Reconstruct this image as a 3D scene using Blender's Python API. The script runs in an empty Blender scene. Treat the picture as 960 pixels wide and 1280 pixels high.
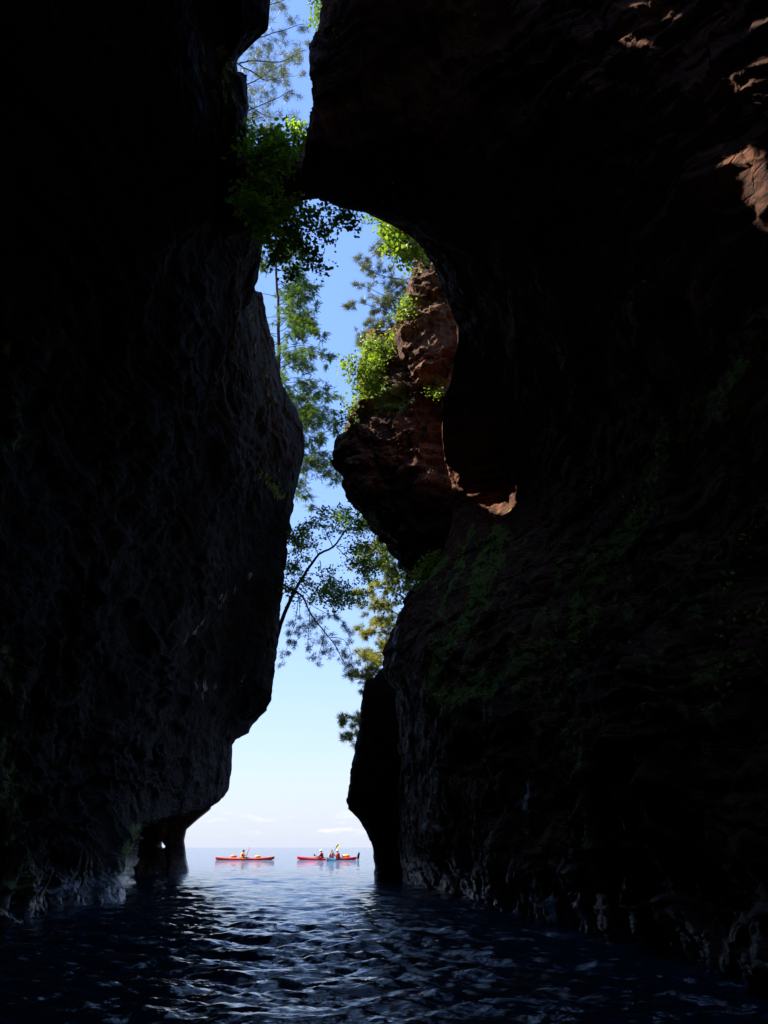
import bpy, math, random
import numpy as np
from mathutils import Vector, Matrix
rng = np.random.default_rng(7); random.seed(7)
S = bpy.context.scene
COL = S.collection
R = math.radians
# ------------------------------------------------------------------ camera
F_PX = 967.0; CAMH = 1.05
TH = math.atan(419.0/F_PX)
cam = bpy.data.cameras.new('camera'); co = bpy.data.objects.new('camera', cam); COL.objects.link(co)
co.location = (0, 0, CAMH); co.rotation_euler = (math.pi/2+TH, 0, 0)
cam.sensor_fit = 'VERTICAL'; cam.sensor_height = 24.0; cam.lens = 24.0*F_PX/1280.0
cam.clip_start = 0.05; cam.clip_end = 60000
S.camera = co
c_, s_ = math.cos(TH), math.sin(TH)
def P(px, py, D):
    """a point of the place: bearing read off the photo, D metres in front of the camera"""
    dx = (px-480)/F_PX; up = (640-py)/F_PX
    t = D/(c_-up*s_)
    return np.array([t*dx, D, CAMH+t*(s_+up*c_)])
def PW(px, py):
    """point on the water"""
    up = (640-py)/F_PX
    D = -CAMH/((s_+up*c_)/(c_-up*s_))
    return P(px, py, D)
def pix(p):
    d = p-np.array([0, 0, CAMH])
    z = d[..., 1]*c_+d[..., 2]*s_
    u = -d[..., 1]*s_+d[..., 2]*c_
    return 480+F_PX*d[..., 0]/z, 640-F_PX*u/z
# ------------------------------------------------------------------ noise
def _h(i, j, k, seed):
    n = (i.astype(np.int64)*374761393+j.astype(np.int64)*668265263+k.astype(np.int64)*2147483647+seed*974634777) & 0xffffffff
    n = ((n ^ (n >> 13))*1274126177) & 0xffffffff
    n = ((n ^ (n >> 16))*2246822519) & 0xffffffff
    return ((n ^ (n >> 15)) & 0xffffff)/float(0xffffff)
def vnoise(p, seed=0):
    f = np.floor(p); t = p-f; t = t*t*t*(t*(t*6-15)+10)
    i, j, k = f[..., 0], f[..., 1], f[..., 2]
    x, y, z = t[..., 0], t[..., 1], t[..., 2]
    def L(a, b, w): return a+(b-a)*w
    c = {}
    for a in (0, 1):
        for b in (0, 1):
            for d in (0, 1): c[a, b, d] = _h(i+a, j+b, k+d, seed)
    return L(L(L(c[0, 0, 0], c[1, 0, 0], x), L(c[0, 1, 0], c[1, 1, 0], x), y),
             L(L(c[0, 0, 1], c[1, 0, 1], x), L(c[0, 1, 1], c[1, 1, 1], x), y), z)*2-1
def fbm(p, sc=(1, 1, 1), octv=4, seed=0, ridge=False):
    p = np.asarray(p)*np.array(sc); v = 0; a = 1.0; tot = 0
    for o in range(octv):
        n = vnoise(p*2**o+o*17.3, seed+o)
        if ridge: n = 1-2*np.abs(n)
        v = v+a*n; tot += a; a *= .5
    return v/tot
# ------------------------------------------------------------------ mesh helpers
def mesh_obj(name, verts, faces, mat, parent=None, smooth=True):
    me = bpy.data.meshes.new(name)
    verts = np.asarray(verts, dtype=np.float32).reshape(-1, 3)
    if isinstance(faces, np.ndarray):
        n = faces.shape[1]
        me.vertices.add(len(verts)); me.vertices.foreach_set('co', verts.ravel())
        me.loops.add(faces.size); me.loops.foreach_set('vertex_index', faces.astype(np.int32).ravel())
        me.polygons.add(len(faces)); me.polygons.foreach_set('loop_start', np.arange(0, faces.size, n, dtype=np.int32))
        me.update(calc_edges=True)
    else:
        me.from_pydata([tuple(map(float, v)) for v in verts], [], faces); me.update()
    me.materials.append(mat)
    if smooth: me.polygons.foreach_set('use_smooth', np.ones(len(me.polygons), dtype=bool))
    me.validate()
    o = bpy.data.objects.new(name, me); COL.objects.link(o)
    if parent: o.parent = parent
    return o
def tag(o, label=None, cat=None, group=None, kind=None):
    if label: o['label'] = label
    if cat: o['category'] = cat
    if group: o['group'] = group
    if kind: o['kind'] = kind
    return o
def empty(name, loc=(0, 0, 0), rz=0):
    o = bpy.data.objects.new(name, None); COL.objects.link(o)
    o.location = loc; o.rotation_euler = (0, 0, rz); return o
class MB:
    def __init__(s): s.v = []; s.f = []; s.n = 0
    def add(s, v, f):
        v = np.asarray(v, float).reshape(-1, 3)
        s.v.append(v); s.f += [tuple(i+s.n for i in q) for q in f]; s.n += len(v)
    def tube(s, pts, rad, k=6, cap=True):
        pts = [np.asarray(p, float) for p in pts]
        if np.isscalar(rad): rad = [rad]*len(pts)
        vs = []; up = np.array([0.13, 0.31, 0.94])
        for i, p in enumerate(pts):
            d = pts[min(i+1, len(pts)-1)]-pts[max(i-1, 0)]; d = d/(np.linalg.norm(d)+1e-9)
            a = np.cross(d, up)
            if np.linalg.norm(a) < .1: a = np.cross(d, [1, 0, 0])
            a /= np.linalg.norm(a); b = np.cross(d, a)
            for j in range(k):
                t = 2*math.pi*j/k; vs.append(p+rad[i]*(math.cos(t)*a+math.sin(t)*b))
        fs = [(i*k+j, i*k+(j+1) % k, (i+1)*k+(j+1) % k, (i+1)*k+j) for i in range(len(pts)-1) for j in range(k)]
        if cap: fs += [tuple(range(k))[::-1], tuple((len(pts)-1)*k+j for j in range(k))]
        s.add(vs, fs)
    def ell(s, c, r, n=12, m=8, rot=None):
        vs = []; fs = []
        for i in range(m+1):
            ph = math.pi*i/m
            for j in range(n):
                t = 2*math.pi*j/n
                v = np.array([r[0]*math.sin(ph)*math.cos(t), r[1]*math.sin(ph)*math.sin(t), r[2]*math.cos(ph)])
                if rot is not None: v = rot @ v
                vs.append(v+np.asarray(c))
        for i in range(m):
            for j in range(n): fs.append((i*n+j, (i+1)*n+j, (i+1)*n+(j+1) % n, i*n+(j+1) % n))
        s.add(vs, fs)
    def build(s, name, mat, parent=None, smooth=True):
        return mesh_obj(name, np.concatenate(s.v), s.f, mat, parent, smooth)
# ------------------------------------------------------------------ materials
def newmat(name):
    m = bpy.data.materials.new(name); m.use_nodes = True
    nt = m.node_tree; nt.nodes.clear()
    out = nt.nodes.new('ShaderNodeOutputMaterial')
    return m, nt, out
def N(nt, t, **kw):
    n = nt.nodes.new(t)
    for k, v in kw.items():
        if k.startswith('i_'): n.inputs[k[2:].replace('_', ' ')].default_value = v
        else: setattr(n, k, v)
    return n
def ramp(nt, src, stops):
    r = N(nt, 'ShaderNodeValToRGB'); nt.links.new(src, r.inputs['Fac'])
    e = r.color_ramp.elements
    while len(e) < len(stops): e.new(.5)
    for k, (p, c) in enumerate(stops):
        e[k].position = p; e[k].color = (*c, 1) if len(c) == 3 else c
    return r.outputs['Color']
def mixc(nt, fac, a, b, mode='MIX'):
    m = N(nt, 'ShaderNodeMix', data_type='RGBA', blend_type=mode)
    for sock, v in ((m.inputs['Factor'], fac), (m.inputs['A'] if False else m.inputs[6], a), (m.inputs[7], b)):
        if isinstance(v, bpy.types.NodeSocket): nt.links.new(v, sock)
        elif isinstance(v, (int, float)): sock.default_value = v
        else: sock.default_value = (*v, 1)
    return m.outputs[2]
def math_(nt, op, a, b=None, clamp=False):
    m = N(nt, 'ShaderNodeMath', operation=op, use_clamp=clamp)
    for i, v in enumerate((a, b)):
        if v is None: continue
        if isinstance(v, bpy.types.NodeSocket): nt.links.new(v, m.inputs[i])
        else: m.inputs[i].default_value = v
    return m.outputs[0]
def simple(name, col, rough=.5, spec=.5, vary=.15, scale=8, metal=0):
    m, nt, out = newmat(name)
    b = N(nt, 'ShaderNodeBsdfPrincipled'); nt.links.new(b.outputs[0], out.inputs[0])
    tc = N(nt, 'ShaderNodeTexCoord'); nz = N(nt, 'ShaderNodeTexNoise', i_Scale=scale, i_Detail=4)
    nt.links.new(tc.outputs['Object'], nz.inputs['Vector'])
    c = ramp(nt, nz.outputs['Fac'], [(.3, tuple(x*(1-vary) for x in col)), (.7, tuple(min(1, x*(1+vary)) for x in col))])
    nt.links.new(c, b.inputs['Base Color'])
    b.inputs['Roughness'].default_value = rough; b.inputs['Metallic'].default_value = metal
    b.inputs['Specular IOR Level'].default_value = spec
    return m
def rock_mat(name, c_dark, c_mid, c_light, moss=True, strata=1.0, bump=1.0, tint=1.0):
    m, nt, out = newmat(name); L = nt.links.new
    b = N(nt, 'ShaderNodeBsdfPrincipled'); L(b.outputs[0], out.inputs[0])
    g = N(nt, 'ShaderNodeNewGeometry'); pos = g.outputs['Position']
    def noise(scl, sc, det=6, dist=0, rough=.6):
        mp = N(nt, 'ShaderNodeMapping'); L(pos, mp.inputs['Vector']); mp.inputs['Scale'].default_value = scl
        n = N(nt, 'ShaderNodeTexNoise', i_Scale=sc, i_Detail=det, i_Distortion=dist, i_Roughness=rough); L(mp.outputs[0], n.inputs['Vector'])
        return n.outputs['Fac']
    big = noise((1, 1, 1), .35, 5, .6)
    lay = noise((.10, .10, 2.2), 1.3, 9, .35, .7)          # bedding of the sandstone
    strk = noise((1.6, 1.6, .16), 1.0, 7, .8)          # runs down the face
    fine = noise((1, 1, 1), 7, 8, .2, .7)
    col = ramp(nt, lay, [(.32, c_dark), (.5, c_mid), (.68, c_light)])
    col = mixc(nt, ramp(nt, big, [(.42, (0, 0, 0)), (.62, (1, 1, 1))]), col, c_dark)
    col = mixc(nt, .65, col, ramp(nt, strk, [(.38, (.25, .25, .27)), (.62, (1.0, .95, .9))]), 'MULTIPLY')
    col = mixc(nt, .8, col, ramp(nt, fine, [(.3, (.35, .35, .35)), (.7, (1.0, 1.0, 1.0))]), 'MULTIPLY')
    sx = N(nt, 'ShaderNodeSeparateXYZ'); L(pos, sx.inputs[0]); z = sx.outputs['Z']
    rough = ramp(nt, fine, [(.3, (.62,)*3), (.7, (.95,)*3)])
    if moss:
        at = N(nt, 'ShaderNodeAttribute', attribute_name='moss'); mo = N(nt, 'ShaderNodeSeparateColor'); L(at.outputs['Color'], mo.inputs[0])
        mn = noise((2.4, 1.2, .7), 2.0, 8, .8, .7)
        mf = math_(nt, 'ADD', mo.outputs[0], math_(nt, 'MULTIPLY', math_(nt, 'SUBTRACT', mn, .5), 2.6))
        mf = mixc(nt, 1.0, ramp(nt, mf, [(.42, (0, 0, 0)), (.6, (1, 1, 1))]), math_(nt, 'MULTIPLY', mo.outputs[0], 6.0, True), 'MULTIPLY')
        mc = ramp(nt, fine, [(.3, (.09, .14, .02)), (.55, (.20, .28, .045)), (.75, (.34, .38, .09))])
        col = mixc(nt, mf, col, mc)
        # pale mineral runs, plus a painted sunlit spot
        pf = ramp(nt, math_(nt, 'ADD', mo.outputs[1], math_(nt, 'MULTIPLY', math_(nt, 'SUBTRACT', strk, .5), 3.0)), [(.5, (0, 0, 0)), (.75, (1, 1, 1))])
        pf = mixc(nt, 1.0, pf, math_(nt, 'MULTIPLY', mo.outputs[1], 6.0, True), 'MULTIPLY')
        col = mixc(nt, pf, col, (.58, .58, .48))
        # sky glints painted as pale streaks along the foot of the wall
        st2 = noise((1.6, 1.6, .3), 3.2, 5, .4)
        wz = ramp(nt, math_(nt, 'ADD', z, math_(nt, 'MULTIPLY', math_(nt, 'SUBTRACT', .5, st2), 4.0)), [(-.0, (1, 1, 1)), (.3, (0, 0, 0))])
        glint = math_(nt, 'MULTIPLY', wz, mo.outputs[2])
        col = mixc(nt, glint, col, (.80, .80, .80))
        rough = mixc(nt, ramp(nt, z, [(0, (1, 1, 1)), (1, (0, 0, 0))]), rough, (.16, .16, .16))
    L(col, b.inputs['Base Color']); L(rough, b.inputs['Roughness'])
    L(ramp(nt, z, [(.2, (.5,)*3), (1.2, (.12,)*3)]), b.inputs['Specular IOR Level'])
    cr = noise((1, 1, 1.5), 2.2, 10, 1.2, .62)
    mpv = N(nt, 'ShaderNodeMapping'); L(pos, mpv.inputs['Vector']); mpv.inputs['Scale'].default_value = (.7, .7, 1.5)
    wv = N(nt, 'ShaderNodeVectorMath', operation='ADD'); nn_ = N(nt, 'ShaderNodeTexNoise', i_Scale=1.1, i_Detail=4); L(pos, nn_.inputs['Vector']); L(mpv.outputs[0], wv.inputs[0]); L(nn_.outputs['Color'], wv.inputs[1])
    vo = N(nt, 'ShaderNodeTexVoronoi', feature='DISTANCE_TO_EDGE', i_Scale=1.1); L(wv.outputs[0], vo.inputs['Vector'])
    crk = math_(nt, 'MULTIPLY', ramp(nt, vo.outputs['Distance'], [(0, (0, 0, 0)), (.035, (1, 1, 1))]), .35)
    cr = math_(nt, 'ADD', cr, crk)
    hgt = math_(nt, 'ADD', math_(nt, 'MULTIPLY', cr, 1.0), math_(nt, 'ADD', math_(nt, 'MULTIPLY', lay, strata), math_(nt, 'MULTIPLY', fine, .25)))
    bp = N(nt, 'ShaderNodeBump', i_Strength=1.0, i_Distance=.15*bump); L(hgt, bp.inputs['Height']); L(bp.outputs[0], b.inputs['Normal'])
    return m
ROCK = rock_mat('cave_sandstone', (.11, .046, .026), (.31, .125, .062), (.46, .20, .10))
ROCKD = rock_mat('shade_toned_sandstone', (.012, .007, .005), (.027, .015, .009), (.052, .028, .016), bump=.6)  # same sandstone with the shade put into a darker colour
ROCKR = rock_mat('red_sandstone', (.06, .026, .017), (.19, .085, .05), (.45, .26, .15), strata=1.6)
ROCKT = rock_mat('tan_sandstone', (.12, .05, .028), (.36, .19, .10), (.58, .40, .25), strata=1.4)
def leaf_mat(name, dark, mid, light, trans=.45, rough=.45):
    m, nt, out = newmat(name); L = nt.links.new
    g = N(nt, 'ShaderNodeNewGeometry')
    nz = N(nt, 'ShaderNodeTexNoise', i_Scale=1.7, i_Detail=3); L(g.outputs['Position'], nz.inputs['Vector'])
    f = math_(nt, 'ADD', math_(nt, 'MULTIPLY', g.outputs['Random Per Island'], .6), math_(nt, 'MULTIPLY', nz.outputs['Fac'], .4))
    c = ramp(nt, f, [(.15, dark), (.5, mid), (.85, light)])
    b = N(nt, 'ShaderNodeBsdfPrincipled', i_Roughness=rough); L(c, b.inputs['Base Color'])
    t = N(nt, 'ShaderNodeBsdfTranslucent'); L(mixc(nt, 1.0, c, (1.5, 1.6, .6), 'MULTIPLY'), t.inputs['Color'])
    mx = N(nt, 'ShaderNodeMixShader'); mx.inputs[0].default_value = trans
    L(b.outputs[0], mx.inputs[1]); L(t.outputs[0], mx.inputs[2]); L(mx.outputs[0], out.inputs[0])
    return m
LEAF = leaf_mat('broad_leaf', (.06, .11, .015), (.10, .17, .025), (.16, .22, .035), .55)
LEAFY = leaf_mat('yellow_green_leaf', (.09, .14, .015), (.13, .19, .02), (.20, .24, .03), .55)
LEAFS = leaf_mat('brightened_leaf', (.12, .21, .025), (.18, .29, .035), (.26, .35, .05), .65)  # leaf colour raised to stand in for light missing in the shade
NEEDLE = leaf_mat('pine_needle', (.06, .085, .03), (.10, .12, .04), (.16, .16, .06), .35)
NEEDLEY = leaf_mat('sunlit_toned_needle', (.13, .15, .04), (.22, .22, .07), (.34, .28, .10), .45)  # pine needles with the sunlit yellow put into their colour
HEML = leaf_mat('hemlock_needle', (.045, .085, .02), (.075, .12, .03), (.12, .16, .04), .45)
BARK = simple('bark', (.055, .038, .028), .9, .2, .5, 6)
# ------------------------------------------------------------------ rock patches
def polyline(pts, n, smooth=True):
    """n points evenly along a curve of (x,y,z)"""
    p = np.array(pts, float)
    if smooth and len(p) > 2:
        q = np.vstack([2*p[0]-p[1], p, 2*p[-1]-p[-2]]); out = []
        for i in range(1, len(q)-2):
            t = np.linspace(0, 1, 12, endpoint=False)[:, None]
            a, b, c, d = q[i-1], q[i], q[i+1], q[i+2]
            out.append(.5*((2*b)+(-a+c)*t+(2*a-5*b+4*c-d)*t*t+(-a+3*b-3*c+d)*t**3))
        out.append(p[-1:]); p = np.vstack(out)
    s = np.r_[0, np.cumsum(np.linalg.norm(np.diff(p, axis=0), axis=1))]
    u = np.linspace(0, s[-1], n)
    return np.stack([np.interp(u, s, p[:, k]) for k in range(3)], 1)
def grid_faces(nr, nc, wrap=False):
    i, j = np.meshgrid(np.arange(nr-1), np.arange(nc if wrap else nc-1), indexing='ij')
    j2 = (j+1) % nc
    return np.stack([i*nc+j, i*nc+j2, (i+1)*nc+j2, (i+1)*nc+j], -1).reshape(-1, 4)
def normals(G):
    du = np.gradient(G, axis=0); dv = np.gradient(G, axis=1)
    n = np.cross(du, dv); return n/(np.linalg.norm(n, axis=-1, keepdims=True)+1e-9)
def rock_disp(p, seed=0, amp=1.0):
    w = fbm(p, (.35, .35, .35), 3, seed+5)
    q = p.copy(); q[..., 2] = q[..., 2]+1.2*w+.18*q[..., 0]
    big = fbm(p, (.3, .3, .3), 3, seed)
    lay = np.abs(fbm(q, (.12, .12, 1.7), 3, seed+11))          # ledges
    lay = np.clip(lay*3, 0, 1)
    flute = fbm(p+.5*w[..., None], (1.1, 1.1, .14), 4, seed+21, True)
    crag = .6*fbm(p, (1.1, 1.1, 1.7), 5, seed+31)+.4*np.abs(fbm(p, (.8, .8, 1.2), 4, seed+37))
    low = 1+1.6*np.exp(-np.clip(p[..., 2], 0, 50)/3.0)
    return amp*(.45*big+.15*lay+.12*low*flute+.22*crag)
def chips(p, seed):
    """broken blocks and bedding steps"""
    w = np.stack([fbm(p, (.8, .8, .8), 3, seed+k) for k in (40, 50, 60)], -1)*.55
    q = p+w; v = 0
    for sc, a in (((.45, .45, 1.1), .5), ((1.1, 1.1, 2.6), .32), ((2.4, 2.4, 4.5), .18)):
        f = np.floor(q*np.array(sc)+.5); v = v+a*(_h(f[..., 0], f[..., 1], f[..., 2], seed)*2-1)
    return v
def patch(name, cols, rows, segs, mat, seed, amp=1.0, edge=None, sgn=1, damp=None, cut=None, moss=None, chip=.17):
    """cols: list of dense (rows,3) curves; segs: samples between successive curves"""
    C = np.stack(cols, 1)                                        # rows, k, 3
    Q = np.concatenate([2*C[:, :1]-C[:, 1:2], C, 2*C[:, -1:]-C[:, -2:-1]], 1)
    out = []; w = []
    for k in range(1, C.shape[1]):
        t = np.linspace(0, 1, segs[k-1], endpoint=False)[None, :, None]
        a, b, c, d = Q[:, k-1:k], Q[:, k:k+1], Q[:, k+1:k+2], Q[:, k+2:k+3]
        cr = .5*((2*b)+(-a+c)*t+(2*a-5*b+4*c-d)*t*t+(-a+3*b-3*c+d)*t**3)
        ln = b*(1-t)+c*t
        out.append(.5*cr+.5*ln); w.append((damp[k-1]*(1-t)+damp[k]*t)[..., 0]*np.ones((C.shape[0], 1)) if damp else np.ones(cr.shape[:2]))
    out.append(C[:, -1:]); w.append(np.full((C.shape[0], 1), damp[-1] if damp else 1.0))
    G = np.concatenate(out, 1); W = np.concatenate(w, 1)
    n = normals(G)*sgn
    G2 = G+n*(rock_disp(G, seed, amp)*W+chip*chips(G, seed)*np.maximum(W*1.0, .75))[..., None]
    V = G2.reshape(-1, 3); Fc = grid_faces(*G.shape[:2])
    if sgn > 0: Fc = Fc[:, ::-1]
    if cut is not None:
        ctr = V[Fc].mean(1); Fc = Fc[~cut(ctr)]
    o = mesh_obj(name, V, Fc, mat)
    set_moss(o, V, moss)
    return o
def set_moss(o, V, moss=None):
    at = o.data.color_attributes.new('moss', 'FLOAT_COLOR', 'POINT')
    d = np.zeros((len(V), 4), np.float32); d[:, 3] = 1
    if moss is not None: d[:, :3] = moss(V)
    at.data.foreach_set('color', d.ravel())
def seg_dist(px, py, line):
    best = np.full(px.shape, 1e9)
    for (x0, y0), (x1, y1) in zip(line[:-1], line[1:]):
        dx, dy = x1-x0, y1-y0; t = np.clip(((px-x0)*dx+(py-y0)*dy)/(dx*dx+dy*dy+1e-6), 0, 1)
        best = np.minimum(best, np.hypot(px-x0-t*dx, py-y0-t*dy))
    return best

# ---- left wall -----------------------------------------------------
def pc(l): return [P(*q) for q in l]
NR = 560
sl = [PW(153, 1126)+[0, 0, -1.0], PW(153, 1126), P(150, 1098, 19), P(156, 1073, 20), P(168, 1048, 22), P(178, 1030, 24), P(215, 1019, 28), P(250, 1013, 31), P(275, 1000, 33), P(286, 985, 34),
      P(289, 960, 34), P(291, 931, 34), P(300, 920, 34), P(313, 912, 34), P(316, 903, 34), P(334, 886, 33.5), P(341, 868, 33), P(345, 820, 33), P(352, 760, 32.5),
      P(358, 700, 32), P(360, 672, 32), P(367, 664, 32), P(364, 652, 31.5), P(376, 592, 31), P(382, 560, 30.5), P(380, 540, 30), P(371, 510, 29), P(357, 490, 28), P(345, 440, 26),
      P(334, 400, 24), P(326, 366, 22), P(313, 360, 19), P(322, 345, 18.5), P(328, 310, 17), P(325, 272, 15.5), P(311, 235, 14.5), P(303, 190, 13.5), P(310, 130, 12.6),
      P(307, 98, 12.2), P(296, 90, 12.1), P(296, 76, 12), P(317, 54, 11.6), P(335, 38, 11.3), P(338, 0, 11), P(342, -70, 10.2)]
sil = polyline(sl, NR, False)
c1 = polyline([PW(120, 1131)+[0, 0, -1], PW(120, 1131), P(125, 1080, 18.5), P(150, 1000, 22), P(215, 960, 27), P(245, 900, 28.8), P(262, 850, 29.2), P(285, 780, 29), P(300, 680, 28), P(322, 600, 27), P(325, 520, 25), P(312, 440, 21), P(296, 350, 17), P(280, 260, 14.2), P(258, 150, 11.8), P(255, 40, 10.6), P(262, -70, 9.6)], NR)
c2 = polyline([PW(70, 1140)+[0, 0, -1], PW(70, 1140), P(60, 1060, 15.4), P(80, 950, 17.4), P(120, 800, 17.6), P(170, 650, 17.2), P(200, 500, 15.6), P(205, 350, 13), P(210, 200, 10.9), P(230, 60, 9.6), P(240, -70, 9)], NR)
c3 = polyline([PW(0, 1164)+[0, 0, -1], PW(0, 1164), P(0, 1060, 11.9), P(0, 900, 12.2), P(10, 700, 11.4), P(20, 500, 10.6), P(30, 300, 9.6), P(60, 100, 8.6), P(80, -70, 8)], NR)
c4 = polyline([(-5.0, 4.0, -1), (-5.0, 4.2, 0), (-5.6, 4.2, 3), (-6.0, 4.2, 7), (-6.2, 4.2, 11), (-5.6, 4.2, 14.5), (-5.0, 4.5, 20)], NR)
c5 = polyline([(-4.0, -5.0, -1), (-4.2, -5, 0), (-5.0, -5, 4), (-5.2, -5, 9), (-4.6, -5, 14), (-4.0, -5, 20)], NR)
# faces turned away: along the chasm and along the lake front
up_ = np.clip((sil[:, 2]-12.5)/1.5, 0, 1)[:, None]*(sil[:, 1:2] < 15.5)
bk1 = sil+np.array([-1.2, 2.6, 0])*(1-up_)+np.array([-2.6, .7, .5])*up_; bk2 = np.stack([np.full(NR, -12.0), np.maximum(sil[:, 1]+7, 36), sil[:, 2]], 1); bk3 = np.stack([np.full(NR, -45.0), np.full(NR, 44.0), sil[:, 2]], 1)
def moss_left(V):
    px, py = pix(V); n = fbm(V, (.7, .7, .3), 3, 91)
    m = np.zeros(len(V)); front = V[:, 1] > 1
    for line, w, a in [([(310, 380), (335, 470), (345, 560), (350, 600)], 10, .22), ([(170, 1035), (155, 1075), (150, 1110)], 10, .6), ([(330, 595), (352, 620)], 8, .6),
                       ([(5, 820), (10, 1000), (30, 1120)], 30, .45), ([(270, 60), (300, 160)], 26, .4), ([(15, 430), (20, 560)], 20, .4)]:
        m = np.maximum(m, a*np.exp(-(seg_dist(px, py, line)/w)**2))
    pale = .22*np.exp(-(seg_dist(px, py, [(230, 800), (300, 730), (330, 690)])/10)**2)
    pale = np.maximum(pale, .2*np.exp(-(seg_dist(px, py, [(250, 860), (335, 855)])/14)**2))
    foot = np.maximum.reduce([np.exp(-((px-x)/w)**2) for x, w in ((92, 16), (145, 14), (36, 10), (12, 6))])  # stretches of waterline that carry the painted glints
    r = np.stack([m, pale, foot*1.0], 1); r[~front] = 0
    return r
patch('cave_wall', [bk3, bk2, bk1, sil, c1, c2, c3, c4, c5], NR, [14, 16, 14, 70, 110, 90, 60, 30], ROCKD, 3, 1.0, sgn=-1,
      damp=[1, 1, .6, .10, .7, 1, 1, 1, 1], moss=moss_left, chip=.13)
lw = bpy.data.objects['cave_wall']; tag(lw, 'shaded near-black sandstone wall filling the left side of the photo', None, kind='structure')
# ---- right wall ----------------------------------------------------
NR = 600
sr = [PW(500, 1103)+[0, 0, -1.0], PW(500, 1103), P(498, 1060, 27.4), P(497, 1000, 27.0), P(499, 950, 26.4), P(495, 900, 25.8), P(492, 866, 25.5), P(478, 846, 25.5), P(475, 830, 25.4), P(488, 790, 25.0), P(500, 760, 24.7),
      P(514, 737, 24.6), P(527, 724, 24.6), P(543, 706, 24.6), P(556, 690, 24.6), P(565, 655, 24.4), P(568, 630, 24.0), P(564, 602, 23.5), P(553, 575, 22.8), P(550, 540, 21.8), P(553, 500, 20.6), P(562, 478, 19.8),
      P(564, 455, 19.0), P(571, 430, 18.4), P(571, 412, 18.0), P(562, 387, 17.4), P(553, 362, 17), P(545, 338, 16.5), P(533, 318, 16.2), P(522, 301, 16), P(512, 284, 15.6), P(496, 269, 15.3), P(470, 260, 15), P(440, 252, 14.7), P(410, 249, 14.3), P(386, 245, 13.9),
      P(388, 215, 13.0), P(391, 180, 12.4), P(393, 130, 12.0), P(395, 95, 11.8), P(394, 60, 11.7), P(399, 30, 11.4), P(405, 0, 11), P(410, -70, 10.2)]
sil = polyline(sr, NR, False)
d1 = polyline([PW(545, 1112)+[0, 0, -1], PW(545, 1112), P(535, 1060, 20.8), P(545, 1000, 20.0), P(552, 900, 19.6), P(548, 850, 19.8), P(550, 800, 20.0), P(570, 740, 20.6), P(600, 680, 21.6), P(620, 620, 22.4), P(618, 540, 21.0),
               P(625, 470, 17.6), P(625, 400, 15.4), P(600, 340, 14.2), P(560, 290, 13.0), P(520, 235, 12.4), P(470, 150, 11.6), P(455, 60, 10.8), P(460, -70, 9.8)], NR)
d2 = polyline([PW(640, 1143)+[0, 0, -1], PW(640, 1143), P(640, 1080, 14.4), P(660, 1000, 13.7), P(670, 900, 13.4), P(680, 820, 14.0), P(700, 740, 15.4), P(720, 660, 17.0), P(700, 560, 17.4), P(690, 450, 14.8), P(660, 330, 12.4), P(630, 200, 11), P(600, 60, 10), P(590, -70, 9)], NR)
d3 = polyline([PW(742, 1172)+[0, 0, -1], PW(742, 1172), P(748, 1100, 10.2), P(760, 1000, 9.6), P(790, 880, 9.4), P(830, 740, 10.4), P(860, 620, 12.0), P(850, 520, 12.0), P(830, 400, 10.6), P(810, 250, 9.2), P(790, 80, 8.4), P(780, -70, 7.8)], NR)
d4 = polyline([PW(985, 1250)+[0, 0, -1], PW(985, 1250), P(1000, 1120, 6.6), P(1010, 960, 6.8), P(1020, 780, 7.2), P(1030, 600, 7.8), P(1030, 420, 7.6), P(1020, 200, 7.2), P(1010, 0, 6.6), P(1010, -70, 6.2)], NR)
d5 = polyline([(3.0, 1.5, -1), (3.1, 1.6, 0), (3.6, 1.6, 3), (4.4, 1.6, 7), (4.6, 1.6, 11), (4.4, 2, 15), (4.2, 2, 20)], NR)
d6 = polyline([(3.6, -5, -1), (3.8, -5, 0), (4.6, -5, 4), (5.0, -5, 9), (4.8, -5, 14), (4.2, -5, 20)], NR)
py_ = pix(sil)[1]
arch = np.clip((sil[:, 2]-11.5)/3, 0, 1)[:, None]
kb = sil+np.array([1.2, 1.6, 0])*(1-arch)+np.array([.5, .9, 1.1])*arch
kb2 = np.stack([np.full(NR, 9.0), np.maximum(sil[:, 1]+5, 22), kb[:, 2]], 1); kb3 = np.stack([np.full(NR, 45.0), np.full(NR, 36.0), kb[:, 2]], 1)
MOSSL = [([(590, 650), (570, 700), (548, 770)], 7, .8), ([(628, 660), (605, 780), (578, 840)], 6, .75), ([(700, 700), (670, 780), (655, 830)], 8, .7), ([(780, 640), (745, 730), (712, 800)], 9, .8),
         ([(622, 658), (608, 685), (600, 720), (580, 770), (548, 820), (540, 850), (565, 880), (600, 855), (655, 820)], 16, .95),
         ([(545, 705), (522, 735)], 9, 1.2), ([(560, 800), (610, 740)], 14, .7),
         ([(815, 640), (770, 690), (735, 700), (722, 760), (742, 770)], 20, .75), ([(690, 800), (655, 820), (640, 870)], 15, .75), ([(700, 820), (715, 840), (695, 880)], 14, .7),
         ([(715, 920), (728, 970), (735, 1030), (748, 1100)], 15, .6), ([(960, 430), (870, 510), (800, 610), (770, 680)], 22, .6), ([(930, 490), (850, 560)], 18, .5),
         ([(520, 880), (530, 960)], 14, .35), ([(600, 1040), (620, 1120)], 14, .4), ([(500, 760), (490, 830), (500, 900)], 6, .4)]
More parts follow.
